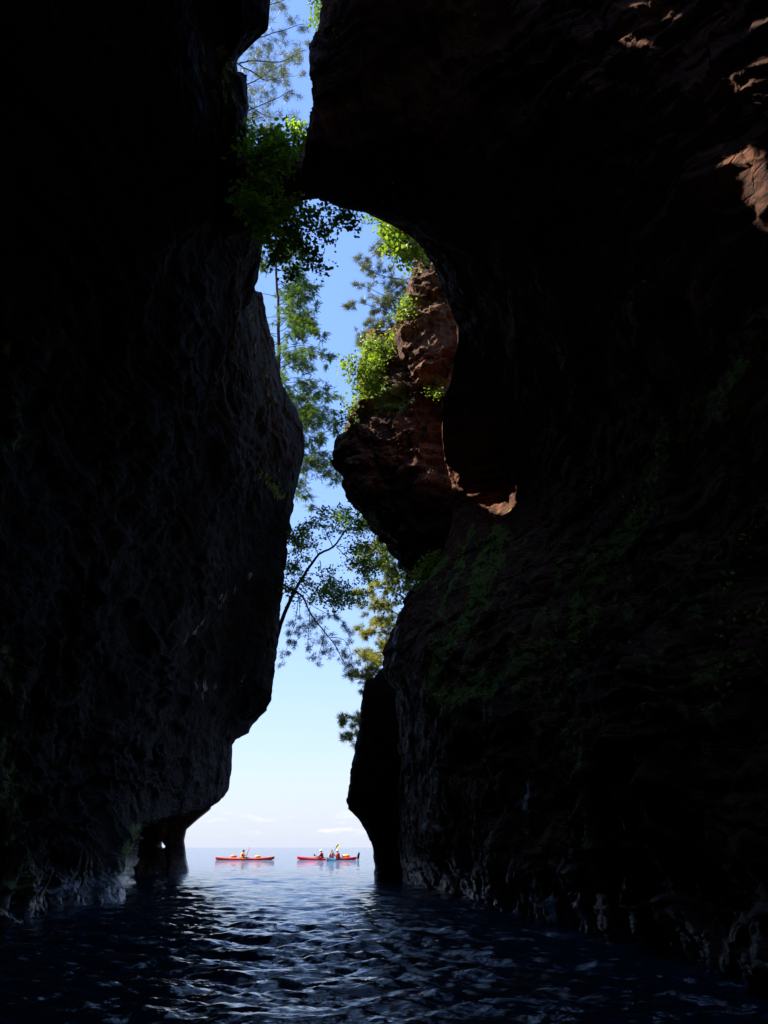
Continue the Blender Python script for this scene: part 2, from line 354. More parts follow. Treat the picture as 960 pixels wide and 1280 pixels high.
PALEL = [([(505, 870), (520, 940), (508, 1040)], 20, .55), ([(545, 890), (540, 1000)], 14, .5), ([(520, 1020), (560, 1050), (585, 1100)], 12, .45), ([(500, 1040), (515, 1100)], 12, .5),
         ([(665, 980), (660, 1030)], 12, .4), ([(500, 770), (495, 850), (530, 870), (570, 800)], 9, .45), ([(585, 390), (590, 410)], 5, .8), ([(700, 930), (735, 1000), (742, 1130)], 10, .4), ([(940, 900), (955, 1220)], 12, .25)]  # the lone short strong stroke paints a small sunlit spot
def moss_right(V):
    px, py = pix(V); m = np.zeros(len(V)); p = np.zeros(len(V))
    px = px+22*fbm(V, (.9, .9, .5), 4, 401); py = py+16*fbm(V, (.9, .9, .5), 3, 411)
    for line, w, a in MOSSL: m = np.maximum(m, a*np.exp(-(seg_dist(px, py, line)/(w*.8))**2))
    for line, w, a in PALEL: p = np.maximum(p, a*np.exp(-(seg_dist(px, py, line)/w)**2))
    m = np.maximum(m, .30*np.clip((px-495)/40, 0, 1)*np.clip((py-560)/120, 0, 1)*np.clip((1010-py)/120, 0, 1))
    foot = np.maximum.reduce([np.exp(-((px-x)/w)**2) for x, w in ((530, 12), (578, 8), (596, 8), (640, 12), (678, 14), (700, 8), (730, 8), (745, 4))])  # where glint streaks are painted along the right waterline
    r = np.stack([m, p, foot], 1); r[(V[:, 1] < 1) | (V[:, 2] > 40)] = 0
    return r
SUN_DIR = Vector((-.68, .06, .73)).normalized()              # towards the sun
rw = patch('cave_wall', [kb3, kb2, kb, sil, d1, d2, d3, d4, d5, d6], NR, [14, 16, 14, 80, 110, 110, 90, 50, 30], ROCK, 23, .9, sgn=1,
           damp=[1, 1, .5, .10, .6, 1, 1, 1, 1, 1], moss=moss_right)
MOSSDATA = moss_right
tag(rw, 'dark mossy sandstone wall and overhang filling the right side of the photo', None, kind='structure')
def moss_tufts():
    me = rw.data; n = len(me.vertices); co_ = np.empty(n*3, np.float32); me.vertices.foreach_get('co', co_); co_ = co_.reshape(-1, 3).astype(float)
    nr = np.empty(n*3, np.float32); me.vertices.foreach_get('normal', nr); nr = nr.reshape(-1, 3)
    px, py = pix(co_); px = px*1.0; vis = (co_[:, 1] > 3) & (co_[:, 1] < 28) & (co_[:, 2] < 18) & (co_[:, 2] > .5)
    m = moss_right(co_)[:, 0]*vis; pr = np.clip(m+.9*fbm(co_, (1.6, 1.6, .7), 4, 301)-.45, 0, 1)*(.35+.65*np.clip(nr[:, 2]+.35, 0, 1))
    r = np.random.default_rng(9); pick = np.where(r.random(n) < pr*.75)[0][:26000]; v = []; 
    for i in pick:
        for _ in range(3):
            q = co_[i]+nr[i]*.025+r.normal(size=3)*.05; d = r.normal(size=3)+nr[i]*1.0+[0, 0, -.5]; d /= np.linalg.norm(d); b = np.cross(d, r.normal(size=3)); b /= np.linalg.norm(b)
            l = .05+.06*r.random(); v += [q, q+d*l*.5+b*l*.32, q+d*l, q+d*l*.5-b*l*.32]
    v = np.array(v); f = np.arange(len(v)).reshape(-1, 4)
    o = mesh_obj('moss', v, f, MOSSM, None, False); tag(o, 'green moss and small ferns clinging to the ridges of the right wall', kind='stuff')
MOSSM = leaf_mat('moss_leaf', (.14, .22, .03), (.26, .35, .05), (.42, .46, .10), .3, .7)
moss_tufts()
# ---- roof, back wall, plateau ---------------------------------------
def sheet(name, x, y, zf, mat, nx, ny, seed, amp, kind=None, sgn=1, cut=None):
    X, Y = np.meshgrid(np.linspace(*x, nx), np.linspace(*y, ny), indexing='ij')
    Z = zf(X, Y); G = np.stack([X, Y, Z], -1)
    G[..., 2] += rock_disp(G, seed, amp)
    V = G.reshape(-1, 3); Fc = grid_faces(nx, ny)
    if sgn < 0: Fc = Fc[:, ::-1]
    if cut is not None: Fc = Fc[~cut(V[Fc].mean(1))]
    o = mesh_obj(name, V, Fc, mat); set_moss(o, V); return o
# sunlit scars high on the right wall: openings in the roof where the sun gets in
sd = np.array(SUN_DIR)
scars = [[(796, -12, 8.0), (812, 30, 8.0), 5.0, .35], [(786, 38, 8.4), (793, 62, 8.4), .0, .16]]
def ray_wall(px, py, wall):
    dg = bpy.context.evaluated_depsgraph_get()
    o = np.array([0, 0, CAMH]); p = P(px, py, 5.0); d = Vector(p-o).normalized()
    hit, loc, nrm, _ = wall.ray_cast(Vector(o), d)
    return np.array(loc) if hit else P(px, py, 8)
holes = []
for px, py, rx, ry, ang in [(800, 4, .06, .12, -.5), (789, 50, .05, .12, -.25), (952, 28, .08, .12, 0), (956, 78, .08, .09, 0), (956, 118, .08, .12, 0), 
                            (926, 200, .12, .16, .5), (945, 230, .16, .22, .5), (958, 258, .12, .2, .4)]:
    holes.append((ray_wall(px, py, rw), rx, ry, ang))
def roof_cut(C):
    m = np.zeros(len(C), bool)
    for p, rx, ry, ang in holes:
        if p[2] > 16.5: continue
        t = (C[:, 2]-p[2])/sd[2]
        q = C-t[:, None]*sd-p                                    # point slid down the sun ray to the scar's height
        a, b = q[:, 0], q[:, 1]; c, s = math.cos(ang), math.sin(ang)
        nz = .35*fbm(C, (3, 3, 3), 2, 5)
        m |= (((a*c+b*s)/(rx*1.3))**2+((-a*s+b*c)/(ry*1.3))**2) < 1+nz
    e = .5*fbm(C, (.8, .8, .8), 4, 15)                            # unseen opening added to bring fill daylight onto the right wall
    m |= (C[:, 0]+e > 1.0) & (C[:, 0] < 4.6) & (C[:, 1]+e > -1.5) & (C[:, 1]+e < 8.2)
    return m & (C[:, 2] > 14)
roof = sheet('cave_roof', (-14, 14), (-14, 10.3), lambda X, Y: 17.6+.0*X, ROCK, 380, 340, 41, .8, sgn=-1, cut=roof_cut)
tag(roof, 'dark rock roof over the cave above the photo', kind='structure')
# back of the cave behind the camera
G = np.stack(np.meshgrid(np.linspace(-9, 9, 60), np.linspace(-2, 20, 60), indexing='ij'), -1)
G = np.stack([G[..., 0], -5+.0*G[..., 0], G[..., 1]], -1); G[..., 1] += rock_disp(G, 51, 1)
o = mesh_obj('cave_back_wall', G.reshape(-1, 3), grid_faces(60, 60), ROCK); set_moss(o, G.reshape(-1, 3)); tag(o, 'dark rock closing the cave behind the viewer', kind='structure')
# forest floor on both cliff tops
def cliff_top(name, xs, edge_fn, label, side):
    ny = 420; nx = 110; Y = np.linspace(-30, 44, ny); G = np.zeros((nx, ny, 3))
    e = edge_fn(Y)
    for i in range(nx):
        t = (i/(nx-1))**1.5
        G[i, :, 0] = e*(1-t)+xs*t; G[i, :, 1] = Y
    G[..., 2] = 18.3+.35*fbm(G, (.3, .3, .3), 3, 61)
    if side < 0:                                                  # unseen hummock added on the left rim to block the sun
        ex = np.interp(G[..., 1], [9, 12, 20, 22], [3.4, 4.0, 5.6, 6]); sm = lambda v: np.clip(v, 0, 1)**2*(3-2*np.clip(v, 0, 1))
        G[..., 2] += 6.0*sm((-G[..., 0]-ex)/1.2)*np.maximum(sm((G[..., 1]-9.3)/.7)*sm((12.95-G[..., 1])/.35), sm((G[..., 1]-13.3)/.35)*sm((23.0-G[..., 1])/1.0))*sm((16+G[..., 0])/3); G[0, :, 2] -= 1.6; G[1, :, 2] -= .4
    Fc = grid_faces(nx, ny)
    if side > 0: Fc = Fc[:, ::-1]
    V = G.reshape(-1, 3)
    ctr = V[Fc].mean(1)
    Fc = Fc[~((ctr[:, 1] < 9.6) & (np.abs(ctr[:, 0]) < 13.5))]
    o = mesh_obj(name, V, Fc, SOIL); tag(o, label, kind='structure')
SOIL = simple('forest_soil', (.06, .05, .025), .95, .1, .4, 2)
cliff_top('cliff_top', -45, lambda Y: np.interp(Y, [-30, 10, 11, 12, 14, 18, 22, 26, 31, 34, 44], [-2.6, -2.8, -3.0, -3.8, -4.0, -4.2, -5.0, -5.4, -5.7, -7, -12]), 'forest floor on the left cliff top', -1)
cliff_top('cliff_top', 45, lambda Y: np.interp(Y, [-30, 10, 11, 15, 16, 17.2, 19, 31, 34, 36, 44], [0, -.9, -1.0, .4, 1.5, 4.5, 7.5, 7.5, 5, 6, 12]), 'forest floor on the right cliff top', 1)  # unseen rim cut back to let sky light down onto the moss

# ---- free-standing rock bodies ----------------------------------------
def rock_body(name, outline, D, front, back, mat, seed, amp=.5, ctr=None, n=220, m=40, moss=None, hole=None, dfun=None, chip=.2):
    ol = np.array(outline, float); ol = np.vstack([ol, ol[:1]])
    s = np.r_[0, np.cumsum(np.hypot(*np.diff(ol, axis=0).T))]; u = np.linspace(0, s[-1], n, endpoint=False)
    px = np.interp(u, s, ol[:, 0]); py = np.interp(u, s, ol[:, 1])
    c = np.array(ctr) if ctr else np.array([px.mean(), py.mean()])
    Df = dfun if dfun else (lambda x, y: D)
    E = np.array([P(a, b, Df(a, b)) for a, b in zip(px, py)]); Cc = P(c[0], c[1], Df(*c))
    rings = []; W = []
    for i in range(m):                                            # front bulge, centre to rim
        r = (i+.001)/(m-1); r2 = math.sin(r*math.pi/2)
        q = Cc+(E-Cc)*r2; q[:, 1] -= front*math.cos(r*math.pi/2)
        rings.append(q); W.append(1-.85*r**6)
    for i in range(1, 24):                                        # sides running away from the camera, tucking in
        r = i/23; q = E.copy(); sh = 1-.25*math.sin(r*math.pi/2)
        q = Cc+(q-Cc)*sh; q[:, 1] = E[:, 1]+back*r
        rings.append(q); W.append(.2+.5*r)
    for i in range(1, 10):
        r = i/9; q = Cc+(rings[-1 if i == 1 else last]-Cc) if False else None
        last_r = rings[m+22]; cc = last_r.mean(0); q = cc+(last_r-cc)*(1-r*.999); rings.append(q); W.append(.5)
    G = np.stack(rings); W = np.array(W)[:, None]*np.ones((1, n))
    du = np.gradient(G, axis=0); dv = np.roll(G, -1, 1)-np.roll(G, 1, 1)
    nn = np.cross(dv, du); nn /= np.linalg.norm(nn, axis=-1, keepdims=True)+1e-9
    G = G+nn*(rock_disp(G, seed, amp)*W+chip*chips(G, seed)*np.maximum(W, .5))[..., None]
    V = G.reshape(-1, 3); Fc = grid_faces(G.shape[0], n, True)
    o = mesh_obj(name, V, Fc, mat); set_moss(o, V, moss); return o
def moss_top(V):
    n = fbm(V, (1, 1, 1), 3, 77); px, py = pix(V)
    m = np.zeros(len(V)); m = np.maximum(m, .9*np.exp(-(seg_dist(px, py, [(455, 440), (470, 490), (490, 500)])/22)**2)); m = np.maximum(m, .5*np.exp(-(seg_dist(px, py, [(425, 545), (440, 525)])/9)**2))
    return np.stack([m, np.zeros(len(V)), np.zeros(len(V))], 1)
oc = rock_body('rock_outcrop', [(505, 408), (480, 420), (459, 416), (454, 434), (450, 460), (448, 484), (455, 497), (446, 508), (436, 524), (424, 538), (417, 552), (417, 577), (424, 586), (431, 592), (427, 605), (432, 618), (442, 629), (455, 640), (468, 643), (475, 658), (484, 668), (496, 677), (491, 688), (498, 700), (505, 710),
                (520, 719), (534, 712), (600, 690), (640, 600), (640, 480), (600, 400), (560, 390)], 27, 2.2, 5.0, ROCKR, 71, .75, ctr=(530, 560), n=480, m=90, moss=moss_top, chip=.42)
tag(oc, 'red sandstone block jutting out over the chasm on the right, shrubs on its top', 'rock outcrop')
cl = rock_body('rock_pinnacle', [(520, 290), (516, 330), (512, 354), (509, 362), (512, 378), (508, 392), (499, 406), (500, 425), (508, 450), (520, 480), (560, 500), (620, 480), (640, 400), (610, 300), (560, 270)], 24, 1.6, 4.0, ROCKT, 81, 1.2, ctr=(560, 385), n=420, m=90, chip=.5)
tag(cl, 'tan sunlit sandstone pillar beyond the arch, above the jutting block', 'rock pillar')
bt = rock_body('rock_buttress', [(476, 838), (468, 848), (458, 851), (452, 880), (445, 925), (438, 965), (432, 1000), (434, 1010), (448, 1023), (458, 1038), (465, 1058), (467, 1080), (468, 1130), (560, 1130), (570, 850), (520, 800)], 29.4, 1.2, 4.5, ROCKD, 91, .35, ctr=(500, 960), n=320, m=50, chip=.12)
tag(bt, 'smooth shaded near-black rock buttress at the right side of the cave mouth', 'rock buttress')
br = rock_body('rock_bridge', [(270, 200), (300, 196), (345, 190), (372, 190), (395, 190), (420, 205), (415, 232), (384, 236), (368, 246), (358, 262), (340, 272), (320, 280), (280, 300)], 14.3, .5, .5, ROCKR, 101, .2, ctr=(340, 232), n=260, m=40)
tag(br, 'narrow dark rock bridge joining the two walls behind the leafy shrub', 'rock bridge')
# pillar with the small window, left of the mouth
def pillar():
    # built as vertical rings around a real core, then pierced
    ny, nx = 150, 150
    xs = np.linspace(0, 1, nx); ys = np.linspace(0, 1, ny)
    lp = np.array([(1150, 236), (1096, 235), (1086, 234), (1075, 231), (1050, 228), (1036, 231), (1022, 247), (1010, 262), (985, 270), (960, 262), (940, 240)])
    front = np.zeros((ny, nx, 3)); D = 37.5
    for a, t in enumerate(ys):
        py = 1150-t*210; pxr = np.interp(-py, -lp[:, 0], lp[:, 1])
        for b, s in enumerate(xs):
            q = P(120+(pxr-120)*s, py, D); q[1] -= 1.3*math.cos(s*math.pi/2)**.7; front[a, b] = q
    fr = front.copy(); nzz = rock_disp(front, 111, .5)*np.clip((1-xs)*6, .15, 1)[None, :]; fr[..., 1] += nzz
    bk = front.copy(); bk[..., 1] = D+1.4+.3*nzz; bk[..., 0] -= .25*xs[None, :]
    V = np.concatenate([fr.reshape(-1, 3), bk.reshape(-1, 3)]); off = nx*ny
    Fg = grid_faces(ny, nx); px, py = pix(front.reshape(-1, 3)[Fg].mean(1))
    th = np.arctan2(py-1056, px-198)
    inh = np.hypot((px-198)/6.0, (py-1056)/7.6) < 1+.22*np.sin(2*th+.8)+.12*np.sin(5*th)
    Fa = Fg[~inh]; faces = [tuple(q) for q in Fa]+[tuple(q[::-1]+off) for q in Fa]
    # walls of the window and outer edge
    from collections import Counter
    ed = Counter()
    for q in Fa:
        for i in range(4): ed[(q[i], q[(i+1) % 4])] += 1
    for (a, b) in list(ed):
        if (b, a) not in ed: faces.append((b, a, a+off, b+off))
    o = mesh_obj('rock_pillar', V, faces, ROCK); set_moss(o, V); return o
tag(pillar(), 'dark rock pillar at the left of the cave mouth, pierced by a small window of light', 'rock pillar')

# ------------------------------------------------------------------ water
def water():
    m, nt, out = newmat('lake_water'); L = nt.links.new
    b = N(nt, 'ShaderNodeBsdfPrincipled', i_Roughness=.03, i_IOR=1.7); L(b.outputs[0], out.inputs[0])
    b.inputs['Base Color'].default_value = (.005, .036, .070, 1); b.inputs['Specular IOR Level'].default_value = .5
    g = N(nt, 'ShaderNodeNewGeometry')
    def nz(scl, sc, det, dist):
        mp = N(nt, 'ShaderNodeMapping'); L(g.outputs['Position'], mp.inputs['Vector']); mp.inputs['Scale'].default_value = scl
        n = N(nt, 'ShaderNodeTexNoise', i_Scale=sc, i_Detail=det, i_Distortion=dist); L(mp.outputs[0], n.inputs['Vector']); return n.outputs['Fac']
    hgt = math_(nt, 'ADD', math_(nt, 'MULTIPLY', nz((.35, 1.2, 1), .55, 3, .5), .09), math_(nt, 'ADD', math_(nt, 'MULTIPLY', nz((.6, 1.3, 1), 3.0, 7, .5), .07), math_(nt, 'MULTIPLY', nz((.6, 1.6, 1), 11, 5, .5), .013)))
    bp = N(nt, 'ShaderNodeBump', i_Strength=1.0, i_Distance=1.0); L(hgt, bp.inputs['Height']); L(bp.outputs[0], b.inputs['Normal'])
    inv = np.concatenate([np.linspace(1/1.5, 1/4.5, 40, endpoint=False), np.linspace(1/4.5, 1/95, 560, endpoint=False), 1/np.geomspace(95, 40000, 60)])
    Rr = 1/inv
    A = np.concatenate([np.linspace(-180, -36, 60, endpoint=False), np.linspace(-36, 36, 640, endpoint=False), np.linspace(36, 180, 60)])*math.pi/180
    Rg, Ag = np.meshgrid(Rr, A, indexing='ij')
    X = Rg*np.sin(Ag); Y = Rg*np.cos(Ag); Z = np.zeros_like(X)
    dr = np.abs(np.gradient(Rr))[:, None]
    r = np.random.default_rng(5)
    for i in range(64):
        lam = .13*(14)**r.random(); th = -math.pi/2+r.normal()*.5
        kx, ky = math.cos(th)*2*math.pi/lam, math.sin(th)*2*math.pi/lam
        amp = .0064*lam**.72
        f = np.clip(lam/(2.5*dr*abs(math.sin(th))+.12*Rg/9*abs(math.cos(th))+1e-6)-.4, 0, 1)
        ph = kx*X+ky*Y+r.random()*6.28+1.3*vnoise(np.stack([X/lam/5, Y/lam/5, X*0+i], -1), 3)
        w = np.sin(ph); Z += amp*f*(w+.35*np.cos(2*ph))
    gust = .65+.6*np.clip(fbm(np.stack([X, Y, X*0], -1), (.09, .13, 1), 3, 8)+.2, 0, 1)
    Z *= gust
    V = np.stack([X, Y, Z], -1).reshape(-1, 3); Fc = grid_faces(len(Rr), len(A))[:, ::-1]
    o = mesh_obj('water', V, Fc, m); tag(o, 'choppy blue lake water running from the cave to the horizon', kind='structure')
water()
# lake bed closes the sheet from below
# ------------------------------------------------------------------ trees
def wob(pts, n, amp, sd_):
    p = polyline(pts, n); r = np.random.default_rng(sd_)
    w = np.cumsum(r.normal(size=(n, 3)), 0); w -= np.linspace(0, 1, n)[:, None]*w[-1]; w -= 0
    return p+amp*w/math.sqrt(n)
class Tree:
    def __init__(s, seed): s.wood = MB(); s.r = np.random.default_rng(seed); s.tips = []; s.trunk = MB()
    def limb(s, pts, r0, r1, amp=.12, trunk=False, n=None):
        L = np.linalg.norm(np.diff(np.array(pts), axis=0), axis=1).sum(); n = n or max(4, int(L/.25))
        p = wob(pts, n, amp, s.r.integers(1e9)); (s.trunk if trunk else s.wood).tube(p, list(np.linspace(r0, r1, n)), 7 if r0 > .03 else 4)
        return p
    def twigs(s, p, per_m, ln, up=.2, flat=.5, r=.008, start=.15, sub=2, bias=(0, 0, 0)):
        """side shoots along a limb; their ends and joints carry the foliage"""
        L = np.linalg.norm(np.diff(p, axis=0), axis=1).sum(); k = max(2, int(L*per_m))
        for i in range(k):
            t = start+(1-start)*(i+s.r.random())/k; a = t*(len(p)-1); j = min(int(a), len(p)-2)
            q = p[j]+(p[j+1]-p[j])*(a-j); d = p[j+1]-p[j]; d = d/(np.linalg.norm(d)+1e-9)
            v = s.r.normal(size=3)*np.array([1, 1, flat]); v -= d*v.dot(d)*.6; v /= np.linalg.norm(v)+1e-9
            v = v*.8+d*.6+np.array([0, 0, up])+np.array(bias); v /= np.linalg.norm(v)
            l = ln*(.5+.7*s.r.random())*(1.15-.6*t)
            m = q+v*l*.5+s.r.normal(size=3)*l*.06; e = q+v*l+s.r.normal(size=3)*l*.12+np.array([0, 0, -.05*l])
            s.wood.tube([q, m, e], [r, r*.7, r*.35], 3, False)
            for c in range(sub*2+1):
                f = .3+.7*(c+1)/(sub*2+1); b = (m if f < .6 else e)*1.0; b = q+(e-q)*f
                w = v*.5+s.r.normal(size=3)*np.array([.7, .7, .7*flat]); w /= np.linalg.norm(w); l2 = l*.32*(.6+.8*s.r.random())
                e2 = b+w*l2; s.wood.tube([b, e2], [r*.4, r*.25], 3, False)
                s.tips.append((e2, w)); 
            s.tips.append((e, v))
    def needles(s, k, ln, wd, spread=1.0, jit=.05):
        v = []; f = []; n = 0
        for (p, d) in s.tips:
            for _ in range(k):
                a = d+s.r.normal(size=3)*spread; a /= np.linalg.norm(a)+1e-9
                b = np.cross(a, s.r.normal(size=3)); b /= np.linalg.norm(b)+1e-9
                q = p+s.r.normal(size=3)*jit; l = ln*(.7+.6*s.r.random())
                v += [q-b*wd*.5, q+b*wd*.5, q+a*l]; f.append((n, n+1, n+2)); n += 3
        return np.array(v), np.array(f)
    def leaves(s, k, size, jit, up=.6):
        v = []; f = []; n = 0
        for (p, d) in s.tips:
            for _ in range(k):
                q = p+s.r.normal(size=3)*jit*np.array([1, 1, .7]); sz = size*(.6+.7*s.r.random())
                nn = s.r.normal(size=3)*.7+np.array([0, 0, up]); nn /= np.linalg.norm(nn)
                a = np.cross(nn, s.r.normal(size=3)); a /= np.linalg.norm(a); b = np.cross(nn, a)
                dn = nn*sz*.12
                v += [q-a*sz*.5, q-a*sz*.12+b*sz*.36-dn, q+a*sz*.22+b*sz*.3-dn, q+a*sz*.58, q+a*sz*.22-b*sz*.3-dn, q-a*sz*.12-b*sz*.36-dn]
                f.append((n, n+1, n+2, n+3)); f.append((n, n+3, n+4, n+5)); n += 6
        return np.array(v), np.array(f)
    def sprays(s, k, ln, wd):
        """flat hemlock sprays: rows of short needles each side of a shoot"""
        v = []; f = []; n = 0
        for (p, d) in s.tips:
            for _ in range(k):
                a = d*.8+s.r.normal(size=3)*np.array([.5, .5, .22]); a[2] -= .15; a /= np.linalg.norm(a)
                q = p+s.r.normal(size=3)*.06; l = ln*(.6+.7*s.r.random()); b = np.cross(a, [0, 0, 1.0]); b /= np.linalg.norm(b)+1e-9
                b = b+s.r.normal(size=3)*.15
                for i in range(5):
                    t = i/5; w = wd*(1-.65*t); c = q+a*l*t
                    for sg in (-1, 1):
                        v += [c, c+a*l*.16, c+a*l*.12+b*w*sg]; f.append((n, n+1, n+2)); n += 3
        return np.array(v), np.array(f)
    def finish(s, name, label, cat, base, fol, mat, group=None, crown='crown'):
        root = empty(name, tuple(base)); tag(root, label, cat, group)
        off = np.array(base)
        for mb, nm in ((s.trunk, 'trunk'), (s.wood, 'limbs')):
            if mb.n:
                vv = np.concatenate(mb.v)-off; mesh_obj(nm, vv, mb.f, BARK, root)
        v, f = fol; mesh_obj(crown, v-off, f, mat, root, smooth=False)
        return root
TG = 'pines around the chasm'
# 1 pine filling the top slit
def pine_top():
    t = Tree(1); D = 18.5
    base = P(262, 250, D); base[2] = 17.9
    t.limb([base, P(258, 100, D), P(256, -120, D)], .16, .09, .1, True)
    for pts in [[(262, 185), (300, 150), (340, 128), (366, 112)], [(260, 140), (300, 112), (335, 92), (352, 80)], [(258, 90), (310, 76), (350, 78), (384, 62)], [(258, 70), (310, 50), (345, 46), (380, 30)],
                [(256, 40), (310, 15), (345, 5), (372, -5)], [(262, 200), (300, 172), (335, 160), (372, 152)], [(256, 0), (310, -20), (350, -30), (385, -35)], [(258, 110), (300, 128), (322, 140), (345, 148)], [(258, 60), (305, 85), (330, 100), (368, 95)]]:
        dd = t.r.normal()*1.2; pp = t.limb([P(x, y, D+dd*(i/3)) for i, (x, y) in enumerate(pts)], .035, .008, .10)
        t.twigs(pp, 3.6, .75, .25, .5, .006, .25, 2)
    t.tips = [a for a in t.tips if t.r.random() < .8]
    t.finish('pine_tree', 'sunlit pine with open needle tufts seen through the slit at the top of the photo', 'pine tree', base, t.needles(26, .17, .013, .9), NEEDLE, TG)
pine_top()
# 2 hemlock rising behind the left wall
def hemlock():
    t = Tree(2); D = 33.5
    base = P(349, 610, D)
    t.limb([base, P(348, 450, D), P(346, 320, D), P(345, 235, D)], .13, .03, .12, True, 40)
    for i in range(84):
        f = i/83; py = 600-f*345; ln = (3.5-2.3*f)*(.65+.5*t.r.random()); az = t.r.random()*6.28
        if t.r.random() < .55: az = t.r.normal()*.6
        p0 = P(349-f*4, py, D); d = np.array([math.cos(az), math.sin(az), 0])
        pp = t.limb([p0, p0+d*ln*.5+[0, 0, .12*ln], p0+d*ln+[0, 0, -.10*ln]], .022, .005, .10)
        t.twigs(pp, 4.2, .62, -.08, .25, .005, .2, 1)
    t.tips = [a for a in t.tips if fbm(a[0][None], (.9, .9, 1.5), 2, 4)[0] > -.3 and t.r.random() < .95]
    t.finish('hemlock_tree', 'tall dark hemlock with drooping sprays rising above the left wall', 'tree', base, t.sprays(5, .30, .085), HEML)
hemlock()
# 3 pine reaching from the right above the block
def pine_mid():
    t = Tree(3); D = 28.5
    base = P(545, 470, D)
    t.limb([base, P(548, 380, D), P(550, 250, D), P(552, 120, D)], .15, .06, .1, True)
    for pts in [[(546, 420), (500, 400), (470, 385), (440, 375)], [(548, 380), (505, 352), (475, 345), (448, 330)], [(548, 350), (510, 330), (485, 318), (462, 322)], [(548, 420), (505, 412), (480, 408), (452, 418)],
                [(548, 330), (520, 310), (495, 300), (478, 290)], [(546, 400), (505, 375), (478, 368), (452, 356)], [(546, 440), (500, 425), (470, 425), (455, 430)], [(548, 340), (510, 350), (485, 372), (470, 392)]]:
        pp = t.limb([P(x, y, D+t.r.normal()*.4) for (x, y) in pts], .04, .008, .12)
        t.twigs(pp, 3.4, .8, .15, .5, .007, .3, 2)
    t.tips = [a for a in t.tips if t.r.random() < .75]
    t.finish('pine_tree', 'pine with dark tufted branches reaching left above the jutting red block', 'pine tree', base, t.needles(36, .21, .020, .9), NEEDLE, TG)
pine_mid()
# 4 leaning broadleaf tree low on the left wall
def leaning():
    t = Tree(4); D = 33
    base = P(345, 800, 33.2)
    tr = t.limb([base, P(357, 762, D), P(378, 722, D-.3), P(398, 694, D-.5), P(415, 684, D-.6), P(432, 662, D-.8)], .10, .035, .05, True, 26)
    blobs = [[(378, 722), (372, 700), (368, 684), (372, 668)], [(398, 694), (390, 672), (385, 655), (378, 664)], [(415, 684), (405, 660), (400, 645), (412, 640)], [(432, 662), (428, 648), (430, 640)], [(432, 662), (448, 648), (462, 645)],
             [(432, 662), (455, 662), (478, 668)], [(420, 682), (450, 684), (475, 690), (486, 700)], [(420, 684), (440, 700), (455, 712), (462, 722)], [(385, 714), (404, 722), (420, 735), (440, 742)], [(372, 733), (390, 748), (405, 742)],
             [(400, 700), (404, 720), (412, 740), (425, 758)], [(365, 745), (368, 722), (362, 712)], [(430, 665), (470, 655), (482, 660)], [(378, 722), (366, 732), (360, 738)], [(440, 660), (455, 700), (470, 712)], [(420, 735), (432, 748), (450, 748)]]
    for pts in blobs:
        pp = t.limb([P(x, y, D-.5+t.r.normal()*.6) for (x, y) in pts], .022, .006, .10)
        t.twigs(pp, 6, .55, .1, .55, .005, .2, 1)
    t.tips = [a for a in t.tips if t.r.random() < .9]
    t.finish('leaning_tree', 'small broadleaf tree leaning out from the left wall over the chasm, low in the gap', 'tree', base, t.leaves(9, .115, .16), LEAF)
leaning()
def droop_pine():
    t = Tree(5); D = 32
    base = P(340, 722, 32.2)
    pp = t.limb([base, P(362, 735, D), P(378, 745, D), P(388, 765, D), P(405, 788, D-.2), P(418, 805, D-.2), P(430, 828, D-.3)], .055, .012, .04, True, 24)
    t.twigs(pp, 3.2, .9, -.35, .7, .007, .35, 2, (.1, 0, -.25))
    for pts in [[(373, 742), (370, 775), (362, 800), (352, 828)], [(388, 765), (388, 785), (384, 810)], [(380, 748), (405, 765), (425, 775), (440, 800)], [(412, 797), (428, 800), (438, 815), (440, 836)], [(405, 788), (402, 805), (398, 822)], [(375, 745), (376, 770), (372, 800)]]:
        q = t.limb([P(x, y, D+t.r.normal()*.2) for (x, y) in pts], .018, .006, .06); t.twigs(q, 3.5, .45, -.3, .8, .006, .3, 1, (0, 0, -.2))
    t.tips = [a for a in t.tips if t.r.random() < .8]
    t.finish('pine_tree', 'drooping pine bough hanging in front of the open sky below the leaning tree', 'pine tree', base, t.needles(26, .15, .018, 1.0), NEEDLE, TG)
droop_pine()
# 5 sunlit pine beyond the right buttress
def pine_right():
    t = Tree(6); D = 38
    base = P(575, 1000, 35.5)
    t.limb([base, P(548, 940, D), P(540, 850, D), P(535, 700, D), P(532, 600, D)], .2, .07, .1, True, 36)
    for i, pts in enumerate([[(540, 960), (490, 930), (455, 905), (430, 900)], [(540, 955), (490, 925), (460, 925), (436, 928)], [(538, 860), (500, 850), (470, 845), (442, 850)], [(538, 840), (500, 820), (475, 815), (452, 822)], [(538, 820), (500, 795), (475, 790), (448, 792)],
                [(538, 790), (500, 770), (480, 762), (462, 760)], [(536, 770), (500, 745), (475, 735), (452, 748)], [(536, 750), (505, 725), (475, 708), (450, 700)], [(536, 740), (505, 705), (480, 695), (460, 688)], [(536, 760), (505, 740), (490, 725), (478, 715)],
                [(536, 880), (500, 868), (478, 860), (458, 862)], [(536, 720), (510, 700), (490, 690), (475, 678)], [(536, 810), (505, 800), (480, 778), (470, 775)], [(536, 845), (500, 835), (480, 832), (462, 838)]]):
        pp = t.limb([P(x, y, D+t.r.normal()*.6*(k > 0)) for k, (x, y) in enumerate(pts)], .045, .010, .12)
        t.twigs(pp, 3.2, .95, .2, .5, .008, .35, 2)
    t.tips = [a for a in t.tips if t.r.random() < .85]
    t.finish('pine_tree', 'yellow-green sunlit pine standing beyond the right wall, its branches over the sky', 'pine tree', base, t.needles(40, .25, .026, .9), NEEDLEY, TG)
pine_right()
